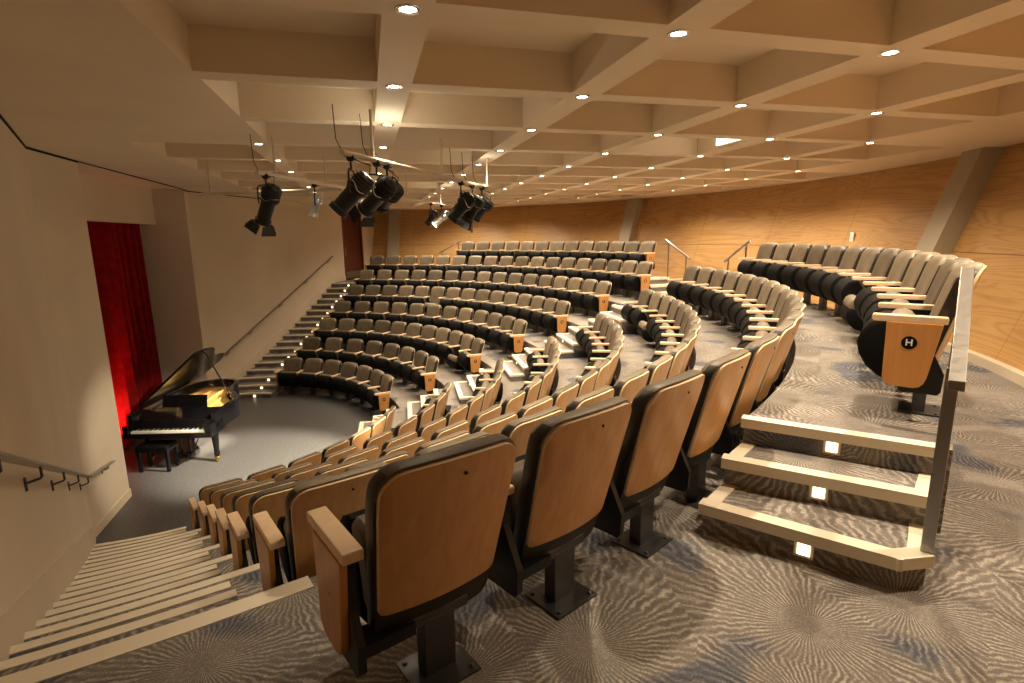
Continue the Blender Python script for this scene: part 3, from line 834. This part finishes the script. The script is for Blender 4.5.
# wall handrails
def wall_rail(pts, inward, brackets, label, flat=True):
    t = thing('wall_handrail', label, 'handrail', pts[0])
    o = Vector(pts[0]); bm = BM()
    P = [Vector(p) - o for p in pts]
    prev = None
    rings = []
    for i, p in enumerate(P):
        rings.append([bm.verts.new(p + Vector((inward[0], inward[1], 0)) * a + Vector((0, 0, b))) for a, b in ((-0.03, -0.008), (0.03, -0.008), (0.03, 0.008), (-0.03, 0.008))])
    for a, b in zip(rings, rings[1:]):
        for k in range(4): bm.faces.new((a[k], a[(k + 1) % 4], b[(k + 1) % 4], b[k]))
    bm.faces.new(rings[0]); bm.faces.new(rings[-1][::-1])
    link('rail', bm, M_STEEL, t)
    for p in brackets:
        q = Vector(p) - o; iw = Vector((inward[0], inward[1], 0))
        bm = BM(); tube(bm, [q - Vector((0, 0, 0.01)), q - Vector((0, 0, 0.075)), q - Vector((0, 0, 0.085)) - iw * 0.01, q - Vector((0, 0, 0.10)) - iw * 0.088], 0.008, 6)
        tube(bm, [q - Vector((0, 0, 0.06)) - iw * 0.088, q - Vector((0, 0, 0.15)) - iw * 0.088], 0.012, 6)
        link('bracket', bm, M_GUN, t)
nd = Vector((NW1[0] - NW0[0], NW1[1] - NW0[1])).normalized(); nin = Vector((-nd.y, nd.x))
def NP(t, o): return Vector(NW0) + nd * t + nin * o
pl = []
for t in (5.9, 0.45):
    p = NP(t, 0.09); R = hypot(p.x - CX, p.y - CY); pl.append((p.x, p.y, nose_h(R) + 0.93))
def lerp(a, b, t): return tuple(a[i] + (b[i] - a[i]) * t for i in range(3))
endp = (-3.76, 8.75, 1.12)
mid = (-3.76, 8.0, 1.0)
wall_rail([pl[0], pl[1]], nin, [lerp(pl[0], pl[1], s_) for s_ in (0.06, 0.28, 0.50, 0.72, 0.94)], 'steel wall handrail sloping down above the near stairs')
# short level return piece beyond the wall corner
wall_rail([(pl[1][0], pl[1][1], pl[1][2]), (-3.775, 8.62, pl[1][2] - 0.20)], (1, 0), [(-3.775, 8.45, pl[1][2] - 0.16)], 'short end piece of handrail on the wall beside the stage')
fin = Vector((fd.y, -fd.x)); pf = []
for t in (6.3, 0.45):
    p = Vector(FW0) + fd * t + fin * 0.09; R = hypot(p.x - CX, p.y - CY); pf.append((p.x, p.y, nose_h(R) + 0.93))
wall_rail([pf[0], pf[1]], fin, [lerp(pf[0], pf[1], s_) for s_ in (0.04, 0.3, 0.55, 0.8, 0.97)], 'slim wall handrail sloping up above the far stairs')

# ================================================================== stage: curtain
def drape(name, x, y0, y1, z0, z1, amp, wl, m, label, cat, seed=1):
    rnd = random.Random(seed); bm = BM(); n = int((y1 - y0) / 0.018)
    rows = 7; phs = [rnd.uniform(0, 6) for _ in range(4)]
    F_, B_ = [], []
    for r_ in range(rows + 1):
        v = r_ / rows; z = z0 + (z1 - z0) * v; fr_, bk_ = [], []
        for i in range(n + 1):
            y = y0 + (y1 - y0) * i / n
            q = y / wl * 2 * pi
            dx = amp * (0.75 * sin(q + 0.9 * sin(q * 0.31 + phs[0])) + 0.25 * sin(q * 2.3 + phs[1])) * (0.8 + 0.2 * (1 - v)) + 0.015 * sin(y * 2 + v * 2 + phs[2])
            fr_.append(bm.verts.new((x + dx, y, z))); bk_.append(bm.verts.new((x + dx - 0.008, y, z)))
        F_.append(fr_); B_.append(bk_)
    for a, b in zip(F_, F_[1:]):
        for i in range(n): bm.faces.new((a[i], a[i + 1], b[i + 1], b[i]))
    for a, b in zip(B_, B_[1:]):
        for i in range(n): bm.faces.new((a[i], b[i], b[i + 1], a[i + 1]))
    for i in range(n):
        bm.faces.new((F_[0][i], B_[0][i], B_[0][i + 1], F_[0][i + 1])); bm.faces.new((F_[-1][i], F_[-1][i + 1], B_[-1][i + 1], B_[-1][i]))
    for r_ in range(rows):
        bm.faces.new((F_[r_][0], F_[r_ + 1][0], B_[r_ + 1][0], B_[r_][0])); bm.faces.new((F_[r_][n], B_[r_][n], B_[r_ + 1][n], F_[r_ + 1][n]))
    o = link(name, bm, m, None, True); tag(o, label, cat); return o
drape('stage_curtain', -4.86, 9.26, 13.72, 0.01, CAMZ + 0.55, 0.17, 0.30, M_VELVET, 'tall red velvet curtain hanging in the stage opening behind the piano', 'curtain', 3)
drape('dark_gap_sheet', -5.2, 13.4, 13.98, 0.01, CAMZ + 0.55, 0.05, 0.25, M_GAPDARK, 'narrow black sheet standing in for the dark gap beside the red curtain', 'curtain', 5)  # black sheet added as the backstage darkness past the curtain edge

# ================================================================== grand piano
kb = Vector((1.23, -0.55)).normalized(); dp = Vector((-kb.y, kb.x))
PN = thing('grand_piano', 'black concert grand piano with raised lid on the stage', 'piano', (-4.25, 10.40, 0), radians(-13))
Wp, Dp = 1.50, 2.45
def outline(ins=0.0):
    base = [(0, 0), (Wp, 0), (Wp, 0.45), (Wp - 0.0, 0.85), (Wp - 0.04, 1.02), (Wp - 0.13, 1.20), (Wp - 0.28, 1.38), (Wp - 0.42, 1.56), (Wp - 0.50, 1.78), (Wp - 0.53, 2.02), (Wp - 0.60, 2.22), (Wp - 0.74, 2.37), (Wp - 0.95, 2.44), (Wp - 1.15, 2.42), (0.16, 2.30), (0.05, 2.12), (0, 1.9), (0, 1.0)]
    if not ins: return base
    cx, cy = 0.62, 1.1; out = []
    for i, p in enumerate(base):
        a, b = Vector(base[i - 1]), Vector(base[(i + 1) % len(base)]); d_ = (b - a).normalized()
        out.append((p[0] - d_.y * ins, p[1] + d_.x * ins))
    out[0] = (ins, ins); out[1] = (Wp - ins, ins)
    return out
# rim
bm = BM(); o_, i_ = outline(), outline(0.07)
ib = [p for p in range(2, len(o_))]
seq_o = o_[2:] ; 
# rim runs round the case behind the keyboard
oo = [(Wp, 0.02)] + o_[2:] + [(0, 0.02)]; ii = [(Wp - 0.07, 0.02)] + i_[2:] + [(0.07, 0.02)]
def rim(bm, oo, ii, z0, z1):
    n = len(oo); V = [[bm.verts.new((*p, z)) for p in q] for q in (oo, ii) for z in (z0, z1)]
    a, b, c, d = V
    for i in range(n - 1):
        bm.faces.new((a[i], a[i + 1], b[i + 1], b[i])); bm.faces.new((c[i], d[i], d[i + 1], c[i + 1])); bm.faces.new((b[i], b[i + 1], d[i + 1], d[i])); bm.faces.new((a[i], c[i], c[i + 1], a[i + 1]))
    bm.faces.new((a[0], b[0], d[0], c[0])); bm.faces.new((a[-1], c[-1], d[-1], b[-1]))
k0 = [0.62 if p[1] > 0.3 else 0.62 for p in oo]
rim(bm, oo, ii, 0.64, 0.99)
case = link('case', bm, M_PIANO, PN, True, 0.006)
bm = BM(); prism(bm, [(0.03, 0.30)] + [(Wp - 0.03, 0.30)] + i_[2:][:] + [], 0.66, 0.74)
link('soundboard', bm, M_SPRUCE, PN)
bm = BM(); ip = outline(0.10)
prism(bm, [(0.10, 0.42), (Wp - 0.10, 0.42)] + ip[3:], 0.80, 0.83)
for s_ in (0.22, 0.5, 0.8, 1.05):
    tube(bm, [(s_, 0.42, 0.85), (s_ * 0.72 + 0.1, 2.0, 0.85)], 0.022, 6)
link('iron_frame', bm, M_GOLD, PN)
bm = BM()
for i in range(34):
    s_ = 0.14 + i * 0.036
    L_ = 1.9 - max(0, (i - 6)) * 0.047
    tube(bm, [(s_, 0.5, 0.872), (s_ * 0.8 + 0.08, 0.5 + max(0.35, L_ - 0.1), 0.872)], 0.003, 4)
link('strings', bm, M_BRASS, PN)['kind'] = 'stuff'
# keybed, keys, fallboard
bm = BM(); box(bm, 0.0, Wp, -0.16, 0.34, 0.60, 0.69); link('keybed', bm, M_PIANO, PN, bevel=0.006)
bm = BM(); box(bm, 0.0, 0.10, -0.16, 0.30, 0.69, 0.83); box(bm, Wp - 0.10, Wp, -0.16, 0.30, 0.69, 0.83); link('key_cheeks', bm, M_PIANO, PN, bevel=0.01)
bm = BM()
kw = (Wp - 0.24) / 52
for i in range(52): box(bm, 0.12 + i * kw + 0.0008, 0.12 + (i + 1) * kw - 0.0008, -0.13, 0.02, 0.69, 0.725)
kk = link('white_keys', bm, M_IVORY, PN)
bm = BM()
for i in range(51):
    if i % 7 in (2, 6): continue
    box(bm, 0.12 + (i + 1) * kw - 0.006, 0.12 + (i + 1) * kw + 0.006, -0.07, 0.02, 0.724, 0.738)
link('black_keys', bm, M_BLACK, kk)
bm = BM(); extr_x(bm, [(0.02, 0.70), (0.06, 0.70), (0.12, 0.86), (0.08, 0.87)], 0.10, Wp - 0.10); link('fallboard', bm, M_PIANO, PN)
bm = BM(); extr_x(bm, [(0.08, 0.84), (0.36, 0.985), (0.36, 1.0), (0.07, 0.87)], 0.02, Wp - 0.02); link('front_lid', bm, M_PIANO, PN)
bm = BM(); extr_x(bm, [(0.40, 0.98), (0.415, 0.98), (0.47, 1.20), (0.455, 1.205)], 0.38, Wp - 0.32); link('music_desk', bm, M_PIANO, PN, bevel=0.003)
# lid, hinged along the bass side, raised
lid_ang = radians(41)
bm = BM(); prism(bm, [(0, 0.36), (Wp, 0.36)] + outline()[3:], 0, 0.022)
M_ = Matrix.Translation((0, 0, 1.0)) @ Matrix.Rotation(-lid_ang, 4, 'Y')
bm.transform(M_)
link('lid', bm, M_PIANO, PN, bevel=0.004)
bm = BM()   # folded-back front flap lying on the lid
prism(bm, [(0.02, 0.37), (Wp - 0.02, 0.37), (Wp - 0.02, 0.80), (0.02, 0.80)], 0.026, 0.044)
bm.transform(M_); link('lid_flap', bm, M_PIANO, PN, bevel=0.003)
bm = BM(); top = M_ @ Vector((1.30, 0.95, 0)); tube(bm, [(Wp - 0.04, 0.80, 0.99), top], 0.012, 8); link('lid_prop', bm, M_PIANO, PN, True)
for lx, ly in ((0.16, 0.25), (Wp - 0.16, 0.25), (0.62, 2.08)):
    bm = BM(); lathe(bm, [(0.075, 0.64), (0.08, 0.56), (0.065, 0.50), (0.045, 0.20), (0.055, 0.15), (0.04, 0.115)], 8, 0, Matrix.Translation((lx, ly, 0)), True)
    lg = link('leg', bm, M_PIANO, PN, True)
    bm = BM(); lathe(bm, [(0.02, 0.12), (0.05, 0.10), (0.05, 0.075), (0.02, 0.06)], 14, 0, Matrix.Translation((lx, ly, 0)), True)
    lathe(bm, [(0.04, -0.015), (0.04, 0.015)], 16, 0, Matrix.Translation((lx, ly - 0.02, 0.04)) @ Matrix.Rotation(radians(90), 4, 'Y'), True)
    link('caster', bm, M_BRASS, lg, True)
bm = BM(); tube(bm, [(Wp / 2 - 0.08, 0.32, 0.62), (Wp / 2 - 0.08, 0.32, 0.14)], 0.016, 8); tube(bm, [(Wp / 2 + 0.08, 0.32, 0.62), (Wp / 2 + 0.08, 0.32, 0.14)], 0.016, 8)
box(bm, Wp / 2 - 0.14, Wp / 2 + 0.14, 0.22, 0.36, 0.08, 0.15)
tube(bm, [(Wp / 2 + 0.1, 0.36, 0.14), (Wp / 2 + 0.16, 0.75, 0.60)], 0.01, 6)
ly_ = link('pedal_lyre', bm, M_PIANO, PN)
for s_ in (-0.08, 0, 0.08):
    bm = BM(); box(bm, Wp / 2 + s_ - 0.012, Wp / 2 + s_ + 0.012, 0.11, 0.23, 0.075, 0.085); link('pedal', bm, M_BRASS, ly_)
# bench
BN = thing('piano_bench', 'low black padded bench tucked under the piano keyboard', 'bench', (-3.80, 10.26, 0), radians(-13))
bm = BM(); box(bm, -0.27, 0.27, -0.17, 0.17, 0.37, 0.42); link('frame', bm, M_PIANO, BN, bevel=0.005)
bm = BM(); backslab_pts = [(-0.165, 0.42), (0.165, 0.42), (0.17, 0.45), (0.15, 0.475), (-0.15, 0.475), (-0.17, 0.45)]
extr_x(bm, backslab_pts, -0.265, 0.265, 0, 0.05); link('cushion', bm, M_BLACK, BN, True)
for sx in (-1, 1):
    for sy in (-1, 1):
        bm = BM(); box(bm, sx * 0.24 - 0.025, sx * 0.24 + 0.025, sy * 0.135 - 0.025, sy * 0.135 + 0.025, 0, 0.37); link('leg', bm, M_PIANO, BN, bevel=0.004)

# ================================================================== ceiling downlights
def downlight(x, y, label, k_=1.0):
    t = thing('downlight', label, 'ceiling light', (x, y, CEIL), 0, 'downlights at the ceiling beam crossings')
    bm = BM(); lathe(bm, [(0.040, 0.004), (0.043, -0.006), (0.062, -0.008), (0.066, -0.003), (0.066, 0.001)], 24); link('trim_ring', bm, M_CHROME, t, True)
    bm = BM(); lathe(bm, [(0.0, -0.004), (0.042, -0.003)], 24); link('lamp', bm, M_LAMP, t)
    ld = bpy.data.lights.new('downlight_beam', 'SPOT'); ld.energy = DOWN_W * k_; ld.color = WARM; ld.spot_size = radians(150 if hypot(x - CX, y - CY) > 10.3 else 106); ld.spot_blend = 0.95; ld.shadow_soft_size = 0.035
    lo = bpy.data.objects.new('downlight_beam', ld); COL.objects.link(lo); lo.parent = t; lo.location = (0, 0, -0.03)
nodes = []
for i in range(-1, 7):
    for j in range(-1, 13):
        if (i, j) in ((-1, -1), (0, -1), (1, -1)): continue
        c4 = sum(cell_on(a, b) for a in (i - 1, i) for b in (j - 1, j))
        if c4 >= 3 or (i == -1 and 3 <= j <= 8) or (i, j) in ((5, 4),):
            nodes.append((i, j))
cn = {}
for i, j in nodes: cn.setdefault(j, []).append(i)
for i, j in nodes:
    row = sorted(cn[j]); q = row.index(i)
    lab = 'recessed downlight, %s across from the stage side in %s beam row from the viewer' % (ORD[q + 1], ORD[j + 2])
    downlight(OX + i * SX + (0.06 if i < 0 else 0), OY + j * SY, lab, (0.22 if i < 0 else 0.40 if i == 0 else 1.2) * (0.75 if hypot(OX + i * SX - CX, OY + j * SY - CY) > 10.3 else 1.0))
# glowing sheet standing in for a patch of light on one coffer face
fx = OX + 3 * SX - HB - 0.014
t = thing('coffer_glow_patch', 'glowing sheet standing in for a bright patch of light on one coffer', 'ceiling light', (fx, OY + 2.42 * SY, CEIL + 0.15))
bm = BM(); box(bm, -0.006, 0.0, -0.40, 0.26, -0.10, 0.11); link('glow_sheet', bm, M_GLOWPATCH, t)
bm = BM(); box(bm, 0.0, 0.014, -0.42, 0.28, -0.12, 0.13); link('housing', bm, M_TRIMW, t)  # backing slab of the glowing patch

# ================================================================== stage spotlights on pipes
PZ = CAMZ + 0.70
def pipe(P, Q, label, hangers, rad=0.024):
    t = thing('lighting_pipe', label, 'lighting pipe', P)
    o = Vector(P); bm = BM(); tube(bm, [(0, 0, 0), Vector(Q) - o], rad, 12); link('tube', bm, M_TRIMW, t, True)
    for s_ in hangers:
        p = Vector(P).lerp(Vector(Q), s_) - o
        bm = BM(); tube(bm, [p, (p.x, p.y, CEIL - o.z + (0.02))], 0.014, 8); link('hanger', bm, M_TRIMW, t, True)
    return t
pipe((-0.16, 4.90, PZ), (1.95, 8.35, PZ), 'cream lighting pipe carrying the nearest cluster of stage spotlights', (0.12, 0.5, 0.9))
pipe((-1.10, 6.50, PZ), (1.75, 12.6, PZ), 'cream lighting pipe carrying the lone spotlight over the stage', (0.05, 0.35, 0.65, 0.95))
pipe((-2.45, 9.35, PZ - 0.03), (-0.3, 8.22, PZ - 0.03), 'short cream cross pipe beyond the lone spotlight', (0.1, 0.9))

def spotlamp(clamp, aim, L_, rad, label, mat_body=M_BLACKM, doors=True, power=0, ring=True, cable=True, angle=40, col=(1.0, 0.85, 0.62)):
    t = thing('stage_spotlight', label, 'spotlight', clamp, 0, 'stage spotlights hanging from the pipes')
    C0 = Vector(clamp); A = Vector(aim)
    d = (A - C0).normalized()
    drop = 0.20
    piv = Vector((0, 0, -drop - rad))
    zax = -d
    xax = Vector((0, 0, 1)).cross(zax).normalized(); yax = zax.cross(xax)
    MM = Matrix.Translation(piv) @ Matrix((( xax.x, yax.x, zax.x, 0), (xax.y, yax.y, zax.y, 0), (xax.z, yax.z, zax.z, 0), (0, 0, 0, 1)))
    bm = BM(); lathe(bm, [(0.032, -0.03), (0.036, 0.0), (0.032, 0.03)], 12, 0, Matrix.Rotation(radians(90), 4, 'X'), True)
    tube(bm, [(0, 0, 0), (0, 0, -0.10)], 0.010, 6); tube(bm, [(0.0, 0, 0.0), (0.05, 0, -0.01)], 0.007, 6)
    link('clamp', bm, M_BLACKM, t, True)
    bm = BM(); w_ = rad + 0.025
    tube(bm, [piv + xax * w_, piv + xax * w_ + Vector((0, 0, rad + 0.07)), piv + xax * (w_ - 0.03) + Vector((0, 0, rad + 0.10)), piv - xax * (w_ - 0.03) + Vector((0, 0, rad + 0.10)), piv - xax * w_ + Vector((0, 0, rad + 0.07)), piv - xax * w_], 0.009, 6)
    link('yoke', bm, M_BLACKM, t, True)
    bm = BM()
    # rear lamp house with cooling fins, then the lens barrel
    h = L_ / 2
    lathe(bm, [(0.02, h), (rad * 0.75, h - 0.01), (rad * 0.95, h - 0.05), (rad * 1.0, h * 0.2), (rad * 0.9, h * 0.12), (rad * 0.8, h * 0.05), (rad * 0.78, -h * 0.75), (rad * 0.92, -h * 0.78), (rad * 0.92, -h)], 20, 0, MM)
    for q in range(5):
        z_ = h * (0.25 + 0.14 * q)
        lathe(bm, [(rad * 0.9, z_ - 0.006), (rad * 1.12, z_ - 0.004), (rad * 1.12, z_ + 0.004), (rad * 0.9, z_ + 0.006)], 20, 0, MM)
    link('housing', bm, mat_body, t, True)
    bm = BM(); lathe(bm, [(0.0, -h * 0.93), (rad * 0.5, -h * 0.945), (rad * 0.88, -h * 0.92)], 20, 0, MM)
    link('lens', bm, M_LAMP if power else M_CHROME, t, True)
    if doors:
        for q in range(4):
            bm = BM()
            c = q * pi / 2
            s1, s2 = rad * 0.75, rad * 1.05
            e = [(-s1, rad * 0.95, -h), (s1, rad * 0.95, -h), (s2, rad * 1.45, -h - rad * 0.95), (-s2, rad * 1.45, -h - rad * 0.95)]
            V = [bm.verts.new(p) for p in e] + [bm.verts.new((p[0], p[1] + 0.004, p[2])) for p in e]
            for ff in [(0, 1, 2, 3), (7, 6, 5, 4), (0, 4, 5, 1), (1, 5, 6, 2), (2, 6, 7, 3), (3, 7, 4, 0)]: bm.faces.new([V[i] for i in ff])
            bm.transform(MM @ Matrix.Rotation(c, 4, 'Z')); link('barn_door', bm, M_BLACKM, t)
    if ring:
        bm = BM(); pts = [piv + MM.to_3x3() @ Vector((rad * 1.25 * cos(a_), rad * 1.25 * sin(a_) * 0.8, h * 0.35 + 0.02 * sin(3 * a_))) for a_ in [i * 2 * pi / 20 for i in range(21)]]
        tube(bm, pts, 0.0035, 5); link('safety_cable', bm, M_CHROME, t, True)
    if cable:
        bm = BM(); a_ = piv + MM.to_3x3() @ Vector((0, 0, h))
        cx_ = Vector((-0.12, 0.05, CEIL - clamp[2]))
        tube(bm, [a_, a_ + Vector((0.02, -0.02, 0.08)), Vector((-0.05, 0.02, 0.02)), Vector((-0.11, 0.04, 0.16)), cx_], 0.004, 6); link('power_cord', bm, M_BLACK, t, True)
    if power:
        ld = bpy.data.lights.new('spot_beam', 'SPOT'); ld.energy = power; ld.color = col; ld.spot_size = radians(angle); ld.spot_blend = 0.7; ld.shadow_soft_size = 0.05
        lo = bpy.data.objects.new('spot_beam', ld); COL.objects.link(lo); lo.parent = t
        lo.matrix_local = MM @ Matrix.Translation((0, 0, -h - 0.01))
        # light leaking upwards from the lamp house vents
        ld = bpy.data.lights.new('vent_leak', 'POINT'); ld.energy = 4; ld.color = (1.0, 0.9, 0.7); ld.shadow_soft_size = 0.03
        lo = bpy.data.objects.new('vent_leak', ld); COL.objects.link(lo); lo.parent = t; lo.location = (0.05, 0.05, 0.10)
    return t
PIA = (-3.35, 11.2, 0.9)
spotlamp((-1.04, 6.62, PZ - 0.03), (-2.0, 7.4, 2.4), 0.46, 0.095, 'large black spotlight with barn doors hanging alone over the stage', power=0)
spotlamp((-0.10, 5.02, PZ - 0.03), (-3.4, 5.6, 1.2), 0.42, 0.095, 'black spotlight nearest the viewer in the cluster, cable looped round it', doors=False, power=0)
spotlamp((0.12, 5.36, PZ - 0.03), (-3.7, 9.5, 1.0), 0.44, 0.09, 'black spotlight with open barn doors pointing down below the pipe', power=STAGE_W * 0.6, angle=26)
spotlamp((0.22, 5.54, PZ - 0.03), (-3.3, 11.3, 0.8), 0.34, 0.085, 'bulky black spotlight in the middle of the nearest cluster', doors=False, power=STAGE_W * 1.0, angle=22)
spotlamp((-0.62, 7.60, PZ - 0.03), (-2.0, 7.6, 0.6), 0.30, 0.06, 'small silver spotlight partly hidden by the nearest cluster', M_GREYLAMP, doors=False, cable=False)
spotlamp((1.32, 11.65, PZ - 0.03), (-1.6, 11.0, 0.6), 0.34, 0.075, 'small black spotlight at the far end of the long pipe', doors=False, cable=False)
spotlamp((1.62, 12.25, PZ - 0.03), (-3.35, 11.35, 0.9), 0.44, 0.08, 'silver-bodied spotlight beside the small black one', M_GREYLAMP, doors=False, cable=False, power=STAGE_W * 9.0, angle=17)
spotlamp((1.20, 7.12, PZ - 0.03), (-1.6, 7.4, 1.6), 0.42, 0.10, 'black spotlight at the front of the second cluster, yoke upright', doors=False)
spotlamp((1.42, 7.50, PZ - 0.03), (-0.9, 8.2, 0.6), 0.38, 0.10, 'black spotlight with a coiled safety cable in the second cluster')
spotlamp((1.62, 7.82, PZ - 0.03), (-2.1, 10.1, 0.0), 0.36, 0.09, 'rearmost black spotlight of the second cluster', doors=False, power=STAGE_W * 6.5, angle=34)

# red floor light behind the piano at the foot of the curtain
t = thing('floor_uplight', 'small red uplight on the stage floor at the foot of the curtain', 'uplight', (-4.45, 11.2, 0))
bm = BM(); lathe(bm, [(0.07, 0.0), (0.07, 0.05), (0.055, 0.12), (0.05, 0.12)], 16, 0, None, True); link('housing', bm, M_BLACK, t, True)
bm = BM(); lathe(bm, [(0.0, 0.123), (0.045, 0.123)], 16); link('lens', bm, emit('red_lens', (1, 0.05, 0.03), 20), t)
ld = bpy.data.lights.new('uplight_beam', 'SPOT'); ld.energy = 230; ld.color = (1, 0.09, 0.08); ld.spot_size = radians(84); ld.spot_blend = 1.0; ld.shadow_soft_size = 0.06
lo = bpy.data.objects.new('uplight_beam', ld); COL.objects.link(lo); lo.parent = t; lo.location = (0, 0, 0.14)
lo.rotation_euler = Vector((-0.40, 0.10, 0.62)).to_track_quat('-Z', 'Y').to_euler()
